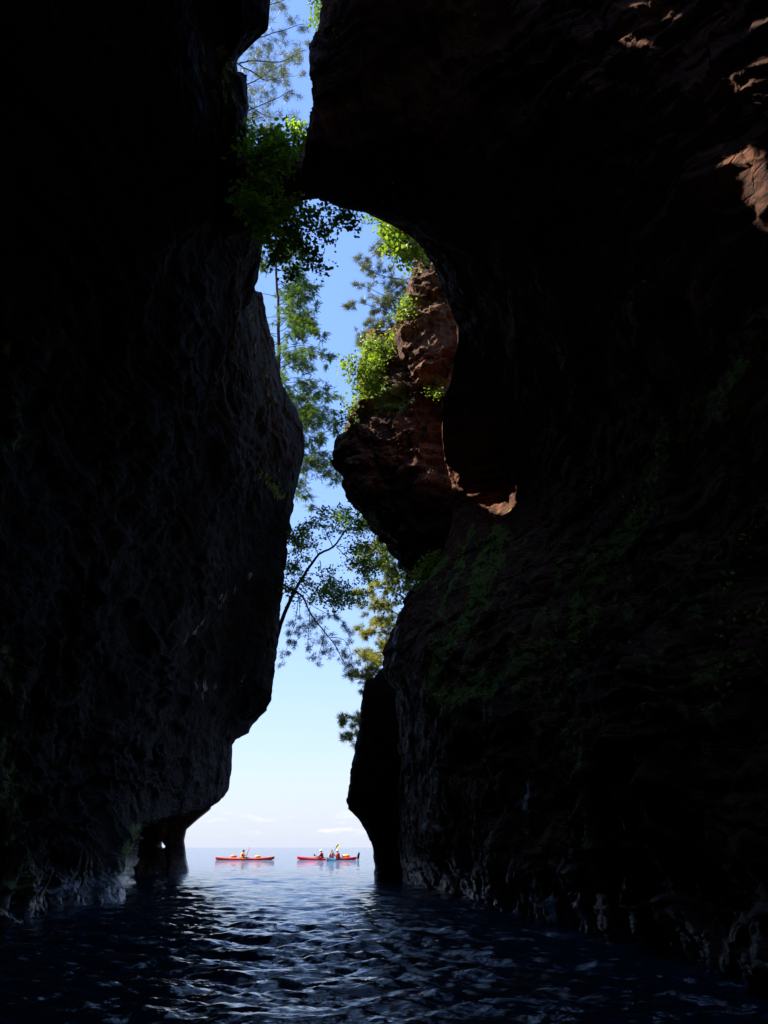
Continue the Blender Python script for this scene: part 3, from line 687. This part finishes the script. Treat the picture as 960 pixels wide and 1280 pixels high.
# shrubs
def shrub(name, label, seed, base, arms, D, per_m, tw, k, size, jit, mat, r0=.02, keep=1.0, up=.1, dj=.4, group=None):
    t = Tree(seed)
    for pts in arms:
        pp = t.limb([base]+[P(q[0], q[1], (q[2] if len(q) > 2 else D)+t.r.normal()*dj*.5) for q in pts], r0, .005, .06)
        t.twigs(pp, per_m, tw, up, .6, .004, .25, 1)
    t.tips = [a for a in t.tips if t.r.random() < keep]
    return t.finish(name, label, 'shrub', base, t.leaves(k, size, jit), mat, group, crown='leaves')
shrub('leafy_shrub', 'dense green shrub growing on the left wall in front of the rock bridge', 11, P(296, 235, 13.2),
      [[(325, 200), (345, 168)], [(325, 200), (358, 162), (372, 158)], [(325, 215), (365, 180), (382, 175)], [(318, 230), (340, 210), (362, 200)], [(318, 240), (345, 235), (355, 250)], [(320, 255), (350, 262), (375, 256)],
       [(320, 262), (340, 275), (345, 290)], [(312, 200), (325, 175), (318, 160)], [(316, 255), (330, 280), (335, 300)], [(312, 215), (330, 195), (345, 180)]], 12.9, 9, .36, 5, .105, .09, LEAFS, .02, .95)
shrub('leafy_shrub', 'dark leafy boughs hanging under the rock bridge against the sky', 12, P(318, 285, 14.6),
      [[(345, 275), (385, 262), (410, 262), (436, 262)], [(345, 285), (375, 285), (400, 292), (405, 300)], [(340, 300), (365, 305), (392, 322), (405, 335)], [(345, 280), (390, 270), (425, 272), (438, 282)], [(338, 305), (352, 320), (365, 335), (368, 345)],
       [(345, 285), (365, 275), (390, 278)], [(350, 290), (372, 300), (382, 318)], [(338, 296), (350, 310), (345, 325)]], 14.6, 8, .38, 4, .10, .09, LEAF, .018, .9, -.05)
shrub('maple_shrub', 'bright yellow-green maple leaves glowing in the sun under the arch', 13, P(545, 320, 22),
      [[(515, 310), (495, 290), (480, 280)], [(520, 320), (500, 310), (482, 316)], [(515, 300), (500, 280), (490, 272)], [(520, 325), (505, 318), (492, 305)], [(515, 300), (505, 292), (500, 300)]], 21.3, 8, .5, 4, .16, .14, LEAFY, .018, 1)
shrub('maple_shrub', 'thin sprig of small green leaves just under the crown of the arch', 14, P(500, 262, 17.6),
      [[(485, 272), (465, 268), (445, 262)], [(480, 276), (460, 280), (450, 272)]], 17.5, 6, .25, 2, .09, .08, LEAF, .01, .8)
shrub('leafy_shrub', 'bright green shrub on the left shoulder of the jutting red block', 15, P(478, 480, 25.6),
      [[(470, 460), (455, 450), (436, 455)], [(472, 450), (462, 435), (470, 425)], [(475, 455), (485, 430), (495, 424)], [(465, 470), (450, 475), (440, 470)], [(472, 470), (460, 485), (455, 495)], [(478, 460), (490, 450), (500, 440)], [(462, 462), (448, 462), (432, 452)], [(480, 455), (475, 440), (480, 430)],
       [(455, 490), (445, 500), (440, 515)]], 25.2, 6, .5, 5, .12, .15, LEAFY, .02, .85)
shrub('leafy_shrub', 'small green sprig at the left tip of the jutting red block', 16, P(440, 535, 25.8),
      [[(432, 528), (424, 520)], [(430, 535), (420, 530)], [(436, 525), (430, 515)], [(445, 520), (438, 508)]], 25.6, 6, .3, 4, .10, .10, LEAF, .012, .8)
shrub('leafy_shrub', 'tiny leafy sprig at the very top edge beside the right wall', 17, P(412, 20, 12.6),
      [[(402, 10), (394, 2), (392, -10)], [(402, 20), (394, 18), (390, 28)], [(402, 5), (396, -5)], [(402, 22), (396, 34)]], 12.6, 6, .22, 3, .075, .07, LEAF, .01, .8)
shrub('fern_clump', 'bright green fern clump on the crest of the mossy right wall', 18, P(550, 712, 24.5),
      [[(540, 705), (536, 700)], [(532, 715), (525, 716)], [(545, 700), (548, 694)], [(528, 722), (518, 728)], [(538, 712), (530, 708)], [(540, 718), (530, 726)]], 24.3, 9, .28, 5, .09, .11, LEAFY, .01, 1)
shrub('leafy_shrub', 'sunlit bush behind the crest of the mossy right wall', 19, P(560, 760, 30.5),
      [[(525, 735), (505, 722), (488, 712)], [(525, 745), (500, 735), (482, 735)], [(520, 730), (500, 712)], [(510, 745), (488, 755), (478, 770)], [(525, 728), (515, 718)]], 30, 5, .6, 4, .12, .16, LEAFY, .025, .8)
shrub('leafy_shrub', 'yellow-green sprig at the foot of the tan pillar', 20, P(560, 490, 24),
      [[(548, 488), (536, 490)], [(550, 480), (540, 478)], [(552, 485), (545, 494)]], 23.8, 8, .25, 4, .08, .09, LEAFY, .01, 1)
shrub('leafy_shrub', 'bright yellow-green tuft above the left shoulder of the tan pillar', 21, P(522, 395, 23.0),
      [[(508, 388), (500, 384)], [(505, 392), (495, 396)], [(512, 384), (506, 376)]], 22.6, 8, .3, 4, .10, .11, LEAFY, .012, 1)

# ------------------------------------------------------------------ kayaks and people
def kayak_hull(L, B, H, bowup, sternup, n=60):
    """closed hull: bottom and crowned deck, both ends drawn up to a point"""
    vs = []; k = 20
    for i in range(n+1):
        t = i/n; x = (t-.5)*L
        w = B*.5*max(.012, (math.sin(math.pi*min(1, max(0, t)))**.75))
        e = abs(2*t-1); up = (bowup if t > .5 else sternup)*e**3.2
        d = .13*(1-e**3)+.02
        for j in range(k):
            a = 2*math.pi*j/k; y = w*math.cos(a); s = math.sin(a)
            z = up+(H*(.9-.35*e**6) if s > 0 else 1)*0
            z = (up+.17+s*H*.42*(1-.5*e**4)) if s > 0 else (up*.75+.17+s*(.17+d)*(1-.4*e**3))
            vs.append((x, y, z))
    fs = [(i*k+j, (i+1)*k+j, (i+1)*k+(j+1) % k, i*k+(j+1) % k) for i in range(n) for j in range(k)]
    fs += [tuple(range(k)), tuple(n*k+j for j in range(k))[::-1]]
    return vs, fs
BLACKP = simple('black_rubber', (.02, .02, .022), .5)
def kayak(name, label, loc, rz, L, col, deckcol, cockpits, rudder=False, B=.62):
    root = empty(name, loc, rz); tag(root, label, 'kayak')
    m = simple('kayak_shell', col, .28, .5, .08, 2); md = simple('kayak_deck', deckcol, .35, .5, .1, 3)
    v, f = kayak_hull(L, B, .30, .17, .13); h = mesh_obj('hull', v, f, m, root)
    mb = MB()                                                    # seam line
    for sg in (-1, 1):
        pts = []
        for i in range(3, 58):
            t = i/60; e = abs(2*t-1); up = (.17 if t > .5 else .13)*e**3.2; w = B*.5*math.sin(math.pi*t)**.75
            pts.append(((t-.5)*L, sg*(w+.004), up+.17))
        mb.tube(pts, .011, 5)
    mb.build('seam', BLACKP, root)
    for cx in cockpits:
        c = MB(); ring = [(cx+.42*math.cos(a), .23*math.sin(a), .315) for a in np.linspace(0, 2*math.pi, 25)]
        c.tube(ring, .018, 6, False); co_ = c.build('coaming', BLACKP, root)
        c = MB(); c.ell((cx, 0, .285), (.41, .22, .05), 20, 6); c.build('spray_deck', md, co_)
    for hx in ((L*.30), (-L*.32)):
        c = MB(); c.ell((hx, 0, .30), (.20, .13, .022), 16, 6); c.build('hatch', md, root)
    c = MB()
    for hx in (L*.18, L*.22): c.tube([(hx, -.2, .27), (hx+.03, 0, .325), (hx, .2, .27)], .006, 4)
    c.build('deck_line', BLACKP, root)
    c = MB(); c.tube([(L*.485, -.05, .34), (L*.50, 0, .35), (L*.485, .05, .34)], .012, 5); c.build('grab_handle', BLACKP, root)
    if rudder:
        c = MB(); z0 = .36
        c.add([(-L*.5-.05+a, b, z) for a, z in ((.0, z0-.28), (-.16, z0-.20), (-.24, z0+.34), (-.10, z0+.36), (0.02, z0+.05)) for b in (-.02, .02)],
              [(0, 2, 4, 6, 8), (9, 7, 5, 3, 1), (0, 1, 3, 2), (2, 3, 5, 4), (4, 5, 7, 6), (6, 7, 9, 8), (8, 9, 1, 0)])
        c.build('rudder', BLACKP, root, False)
    return root
SKIN = simple('skin', (.50, .28, .19), .55, .4, .08, 12); HAIR = simple('hair', (.035, .02, .012), .7, .3, .3, 40); EYE = simple('eye', (.02, .015, .012), .2)
def remeshed(mb, vox, mat, name, parent, smooth=2):
    me = bpy.data.meshes.new('tmp'); me.from_pydata([tuple(v) for v in np.concatenate(mb.v)], [], mb.f)
    t = bpy.data.objects.new('tmp', me); COL.objects.link(t)
    md = t.modifiers.new('r', 'REMESH'); md.mode = 'VOXEL'; md.voxel_size = vox; md.use_smooth_shade = True
    if smooth: s2 = t.modifiers.new('s', 'SMOOTH'); s2.factor = .5; s2.iterations = smooth
    dg = bpy.context.evaluated_depsgraph_get(); dg.update(); nm = bpy.data.meshes.new_from_object(t.evaluated_get(dg))
    bpy.data.objects.remove(t); bpy.data.meshes.remove(me)
    nm.name = name; nm.materials.clear(); nm.materials.append(mat)
    o = bpy.data.objects.new(name, nm); COL.objects.link(o); o.parent = parent; return o
def person(label, loc, rz, hands, shirt_c, vest_c, hat_c, hair_long=False, lean=0.0):
    """seated paddler facing +x, seat at z=0; hands: two world-local grip points (left y>0, right y<0) and the shaft direction"""
    root = empty('person', loc, rz); tag(root, label, 'person')
    b = MB(); A = np.array
    hip = A([0, 0, .10]); ch = A([.03+lean, 0, .42]); nk = A([.05+lean, 0, .56]); hd = A([.09+lean, 0, .70])
    b.tube([hip+[0, 0, -.06], hip+[0, 0, .06], (hip+ch)/2, ch, ch+[0, 0, .09], nk], [.14, .15, .135, .155, .12, .06], 14)
    b.tube([nk-[0, 0, .03], nk+[.01, 0, .05], hd-[.0, 0, .04]], [.058, .055, .055], 10)
    b.ell(hd, (.093, .074, .118), 16, 12); b.ell(hd+[.05, 0, -.055], (.05, .052, .055), 12, 8)      # skull and jaw
    b.tube([hd+[.085, 0, .015], hd+[.112, 0, -.025], hd+[.092, 0, -.035]], [.009, .016, .012], 8)   # nose
    b.tube([hd+[.088, -.024, -.062], hd+[.097, 0, -.06], hd+[.088, .024, -.062]], [.007, .010, .007], 6)  # lips
    for sg in (-1, 1): b.ell(hd+[-.005, sg*.075, -.01], (.018, .010, .032), 8, 6)
    sh = MB()
    for sg, (h, ax) in zip((1, -1), hands):
        s0 = ch+[0, sg*.17, .06]; h = A(h, float); ax = A(ax, float); ax /= np.linalg.norm(ax)
        mid = (s0+h)/2; L = np.linalg.norm(h-s0); drop = math.sqrt(max(.001, .29**2-(min(L, .56)/2)**2)); el = mid+A([-.1, sg*.45, -.9])/1.01*drop
        wr = h+(el-h)/np.linalg.norm(el-h)*.085
        b.tube([ch+[0, sg*.10, .07], s0, (s0+el)/2, el, (el*.6+wr*.4), wr], [.065, .060, .052, .042, .040, .027], 12)
        sh.tube([ch+[0, sg*.10, .07], s0, (s0+el)/2, el, (el*.6+wr*.4)], [.082, .074, .064, .054, .050], 12)
        fw = (h-wr)/np.linalg.norm(h-wr); nrm = np.cross(ax, fw); nrm /= np.linalg.norm(nrm)
        palm = h-fw*.03+nrm*.022
        b.tube([wr, wr+fw*.03+nrm*.01, palm, palm+fw*.03], [.027, .030, .036, .030], 10)
        for k, l in enumerate((.9, 1.0, .95, .78)):                # fingers closing round the shaft
            o_ = h+ax*(k-1.5)*.021
            b.tube([o_+nrm*.028, o_+fw*.030+nrm*.018, o_+fw*.032-nrm*.014*l, o_-nrm*.028*l+fw*.008, o_-nrm*.026*l-fw*.012], [.0105, .0100, .0095, .009, .008], 7)
        o_ = h+ax*-.042; b.tube([palm-fw*.02+ax*-.03, o_-fw*.022, o_-fw*.022-nrm*.024, o_-nrm*.030], [.012, .0115, .010, .009], 7)
    for sg in (-1, 1):                                            # legs stretched into the boat
        b.tube([hip+[0, sg*.08, -.02], hip+[.24, sg*.13, .02], hip+[.46, sg*.14, .03], hip+[.68, sg*.11, -.02], hip+[.86, sg*.08, -.05], hip+[.94, sg*.08, .0]], [.09, .078, .06, .055, .038, .03], 12)
    remeshed(b, .0095, SKIN, 'body', root, 2)
    sh.tube([hip+[0, 0, 0], (hip+ch)/2, ch, ch+[0, 0, .09], nk-[0, 0, .01]], [.16, .15, .17, .135, .075], 14)
    remeshed(sh, .016, simple('shirt_cloth', shirt_c, .85, .2, .15, 20), 'shirt', root, 3)
    v = MB()
    for sg in (-1, 1):
        v.tube([ch+[.11, sg*.075, -.24], ch+[.125, sg*.085, -.08], ch+[.10, sg*.085, .06], ch+[.02, sg*.10, .125], ch+[-.09, sg*.09, .07], ch+[-.115, sg*.075, -.1], ch+[-.11, sg*.07, -.24]], [.055, .066, .060, .042, .06, .066, .055], 12)
        v.tube([ch+[.09, sg*.12, -.22], ch+[0, sg*.175, -.20], ch+[-.09, sg*.12, -.22]], [.04, .035, .04], 10)
    v.tube([ch+[-.12, -.05, -.15], ch+[-.12, .05, -.15]], .07, 10)
    remeshed(v, .016, simple('vest_cloth', vest_c, .75, .3, .12, 15), 'life_vest', root, 2)
    hr = MB(); hr.ell(hd+[-.014, 0, .022], (.095, .084, .112), 16, 12)
    if hair_long: hr.tube([hd+[-.07, 0, .03], hd+[-.10, 0, -.08], hd+[-.11, 0, -.18]], [.06, .045, .02], 10)
    # keep the face clear
    hv = []; 
    o = hr.build('hair', HAIR, root)
    for vv in o.data.vertices:
        d = A(vv.co)-hd
        if d[0] > .045 and d[2] < .05: vv.co.x = float(hd[0]+.03)
    e = MB()
    for sg in (-1, 1):
        e = MB(); e.ell(hd+[.083, sg*.029, .008], (.010, .013, .009), 8, 6); e.build('eye', EYE, root)
    if hat_c:
        c = MB(); mt = simple('hat_cloth', hat_c, .8, .2, .06, 12)
        vs = []; k = 24
        prof = [(0, .155), (.05, .150), (.088, .125), (.100, .075), (.102, .055), (.150, .040), (.153, .034), (.098, .046)]
        for r_, z in prof:
            for j in range(k):
                a = 2*math.pi*j/k; vs.append(hd+[r_*1.05*math.cos(a)-.01, r_*.92*math.sin(a), z])
        c.add(vs, [(i*k+j, i*k+(j+1) % k, (i+1)*k+(j+1) % k, (i+1)*k+j) for i in range(len(prof)-1) for j in range(k)])
        c.build('hat', mt, root)
    return root
def paddle(label, M, half, blade_c, shaft_c):
    """M: 4x4 placing a paddle lying along its local x"""
    root = empty('paddle'); root.matrix_world = M; tag(root, label, 'paddle')
    c = MB(); c.tube([(-half, 0, 0), (half, 0, 0)], .0155, 10); c.build('shaft', simple('paddle_shaft', shaft_c, .4), root)
    mt = simple('paddle_blade', blade_c, .35, .5, .06)
    for sg in (-1, 1):
        pr = [(0, .02), (.06, .055), (.16, .088), (.28, .098), (.38, .085), (.44, .05), (.46, .015)]; vs = []
        for x, w in pr:
            for (yy, zz) in ((-w, .012), (0, -.010), (w, .012), (w, .004), (0, -.022), (-w, .004)): vs.append((sg*(half-.03+x), yy, zz))
        n = len(pr); fs = [(i*6+j, (i+1)*6+j, (i+1)*6+(j+1) % 6, i*6+(j+1) % 6) for i in range(n-1) for j in range(6)]+[tuple(range(6)), tuple((n-1)*6+j for j in range(6))]
        b = MB(); b.add(vs, fs); b.build('blade', mt, root, False)
    return root
def crew(loc, rz, seat_x, label_p, label_d, axis, centre, shirt, vest, hat, blade, shaftc, boatz=0.0, half=.68, hair_long=False, lean=.04):
    """a paddler with a paddle in a boat at loc; axis, centre in boat space relative to the seat"""
    Rz = Matrix.Rotation(rz, 4, 'Z'); seat = Vector(loc)+Rz @ Vector((seat_x, 0, .12+boatz))
    ax = Vector(axis).normalized(); c = Vector(centre)
    hl = c+ax*.30; hr_ = c-ax*.30
    person(label_p, seat, rz, [(tuple(hl), tuple(ax)), (tuple(hr_), tuple(ax))], shirt, vest, hat, hair_long, lean)
    z = Vector((1, 0, .2)); z = (z-ax*z.dot(ax)).normalized(); y = z.cross(ax)
    M = Matrix((ax, y, z)).transposed().to_4x4(); M.translation = c
    paddle(label_d, Matrix.Translation(seat) @ Rz @ M, half, blade, shaftc)
def bag(label, loc, rz, col, s=1.0):
    c = MB(); c.tube([(-.26*s, 0, 0), (-.23*s, 0, 0), (0, 0, .01), (.2*s, 0, 0), (.25*s, 0, 0), (.31*s, 0, .0)], [.03*s, .085*s, .10*s, .09*s, .05*s, .03*s], 12)
    root = empty('dry_bag', loc, rz); tag(root, label, 'bag'); c.build('sack', simple('bag_cloth', col, .5, .4, .1), root)
    d = MB(); d.tube([(.28*s, -.05, .0), (.33*s, 0, .02), (.28*s, .05, 0)], .012, 5); d.build('strap', BLACKP, root)
# left single kayak, bow to the right
lk = P(306, 1075, 76); RED = (.62, .04, .02); ORG = (.75, .16, .03)
kayak('kayak', 'orange-red single kayak on the left, its bow pointing right', (lk[0], 76, -.10), R(4), 5.25, (.66, .07, .025), ORG, [-.05])
crew((lk[0], 76, -.10), R(4), -.28, 'paddler in a yellow vest and red sleeves alone in the orange-red kayak', 'paddle with red blades held up by the paddler in yellow', (-.25, .75, -.62), (.42, 0, .32),
     (.60, .05, .04), (.78, .72, .04), None, (.70, .06, .04), (.03, .03, .035))
bag('orange bag strapped behind the paddler in yellow', (lk[0]-1.0, 75.93, .30), R(4), (.8, .30, .05))
bag('yellow bag on the front deck of the orange-red kayak', (lk[0]+1.15, 76.1, .28), R(8), (.80, .62, .12), .9)
# red tandem, bow to the left, rudder at the right
tk = P(408.5, 1075, 77); TR = R(180-3)
kayak('tandem_kayak', 'long red tandem kayak on the right with an upright black rudder', (tk[0], 77, -.10), TR, 5.45, (.68, .02, .03), (.80, .30, .05), [.68, -.82], True, .7)
crew((tk[0], 77, -.10), TR, .42, 'front paddler of the red tandem kayak, white hat and orange vest', 'black paddle held low by the front paddler of the red tandem', (.15, .95, .12), (.45, 0, .27),
     (.10, .03, .04), (.72, .12, .03), (.85, .84, .80), (.04, .04, .05), (.03, .03, .03))
crew((tk[0], 77, -.10), TR, -1.08, 'rear paddler of the red tandem kayak, white hat and dark red vest', 'black paddle held by the rear paddler of the red tandem', (.10, .95, -.10), (.45, 0, .27),
     (.62, .10, .06), (.35, .03, .04), (.85, .84, .80), (.04, .04, .05), (.03, .03, .03))
bag('yellow bag strapped on the rear deck of the red tandem', (tk[0]+1.75, 76.95, .31), TR, (.85, .55, .08), 1.3)
# teal kayak seen end-on in front of the tandem
ek = P(410.5, 1077, 71)
kayak('kayak', 'teal kayak seen end-on, pointing at the viewer in front of the red tandem', (ek[0]+.1, 73.0, -.10), R(-90-6), 4.6, (.03, .42, .50), (.55, .60, .62), [-.1])
crew((ek[0]+.1, 73.0, -.10), R(-96), -.3, 'middle paddler in the teal kayak, dark vest, between the two tandem paddlers', 'paddle with a bright yellow blade raised by the middle paddler', (.15, .62, .75), (.40, 0, .40),
     (.55, .25, .20), (.12, .02, .05), None, (.90, .66, .03), (.04, .04, .04), hair_long=True)

# ------------------------------------------------------------------ light
W = bpy.data.worlds.new('World'); S.world = W; W.use_nodes = True
nt = W.node_tree; bg = nt.nodes['Background']
sky = nt.nodes.new('ShaderNodeTexSky'); sky.sky_type = 'NISHITA'; sky.sun_disc = False
el = math.asin(SUN_DIR.z); az = math.atan2(SUN_DIR.x, SUN_DIR.y)
sky.sun_elevation = el; sky.sun_rotation = az; sky.altitude = 200; sky.air_density = 1.0; sky.dust_density = .15; sky.ozone_density = 3.0
# a few small fair-weather clouds low over the lake
tc = nt.nodes.new('ShaderNodeTexCoord'); mp = nt.nodes.new('ShaderNodeMapping'); mp.inputs['Scale'].default_value = (9, 9, 40)
nt.links.new(tc.outputs['Generated'], mp.inputs['Vector'])
cn = nt.nodes.new('ShaderNodeTexNoise'); cn.inputs['Scale'].default_value = 3.2; cn.inputs['Detail'].default_value = 6; nt.links.new(mp.outputs[0], cn.inputs['Vector'])
sx = nt.nodes.new('ShaderNodeSeparateXYZ'); nt.links.new(tc.outputs['Generated'], sx.inputs[0])
band = ramp(nt, sx.outputs['Z'], [(.010, (0, 0, 0)), (.018, (1, 1, 1)), (.028, (1, 1, 1)), (.045, (0, 0, 0))])
cf = ramp(nt, cn.outputs['Fac'], [(.54, (0, 0, 0)), (.66, (1, 1, 1))])
fac = mixc(nt, 1.0, band, cf, 'MULTIPLY')
bw = nt.nodes.new('ShaderNodeRGBToBW'); nt.links.new(sky.outputs[0], bw.inputs[0])
pw = math_(nt, 'MULTIPLY', math_(nt, 'POWER', bw.outputs[0], -.5), 1.62)                      # softer contrast between zenith and horizon
vm = nt.nodes.new('ShaderNodeVectorMath'); vm.operation = 'SCALE'; nt.links.new(sky.outputs[0], vm.inputs[0]); nt.links.new(pw, vm.inputs['Scale'])
hs = nt.nodes.new('ShaderNodeHueSaturation'); hs.inputs['Saturation'].default_value = 1.08; nt.links.new(vm.outputs[0], hs.inputs['Color'])
sz = nt.nodes.new('ShaderNodeSeparateXYZ'); nt.links.new(tc.outputs['Generated'], sz.inputs[0])
hz = ramp(nt, sz.outputs['Z'], [(0.0, (.95,)*3), (.08, (.55,)*3), (.25, (.15,)*3), (.5, (.0,)*3)])          # summer haze low over the lake
tint = mixc(nt, hz, mixc(nt, 1.0, hs.outputs[0], (1.04, .95, 1.05), 'MULTIPLY'), (2.40, 2.66, 3.25))
mixn = mixc(nt, fac, tint, (3.4, 3.4, 3.45)); nt.links.new(mixn, bg.inputs['Color'])
bg.inputs['Strength'].default_value = .10
sl_ = bpy.data.lights.new('sun', 'SUN'); sl_.energy = 4.4; sl_.angle = R(.53); sl_.color = (1, .95, .87)
so = bpy.data.objects.new('sun', sl_); COL.objects.link(so); so.rotation_euler = (-SUN_DIR).to_track_quat('-Z', 'Y').to_euler()
so.location = (0, 0, 60)
S.view_settings.view_transform = 'Standard'; S.view_settings.look = 'None'; S.view_settings.exposure = 1.6; S.view_settings.gamma = 1
S.cycles.use_denoising = True; S.cycles.diffuse_bounces = 6; S.cycles.max_bounces = 8; S.cycles.glossy_bounces = 3; S.cycles.transmission_bounces = 3
S.cycles.use_adaptive_sampling = True; S.cycles.adaptive_threshold = .01
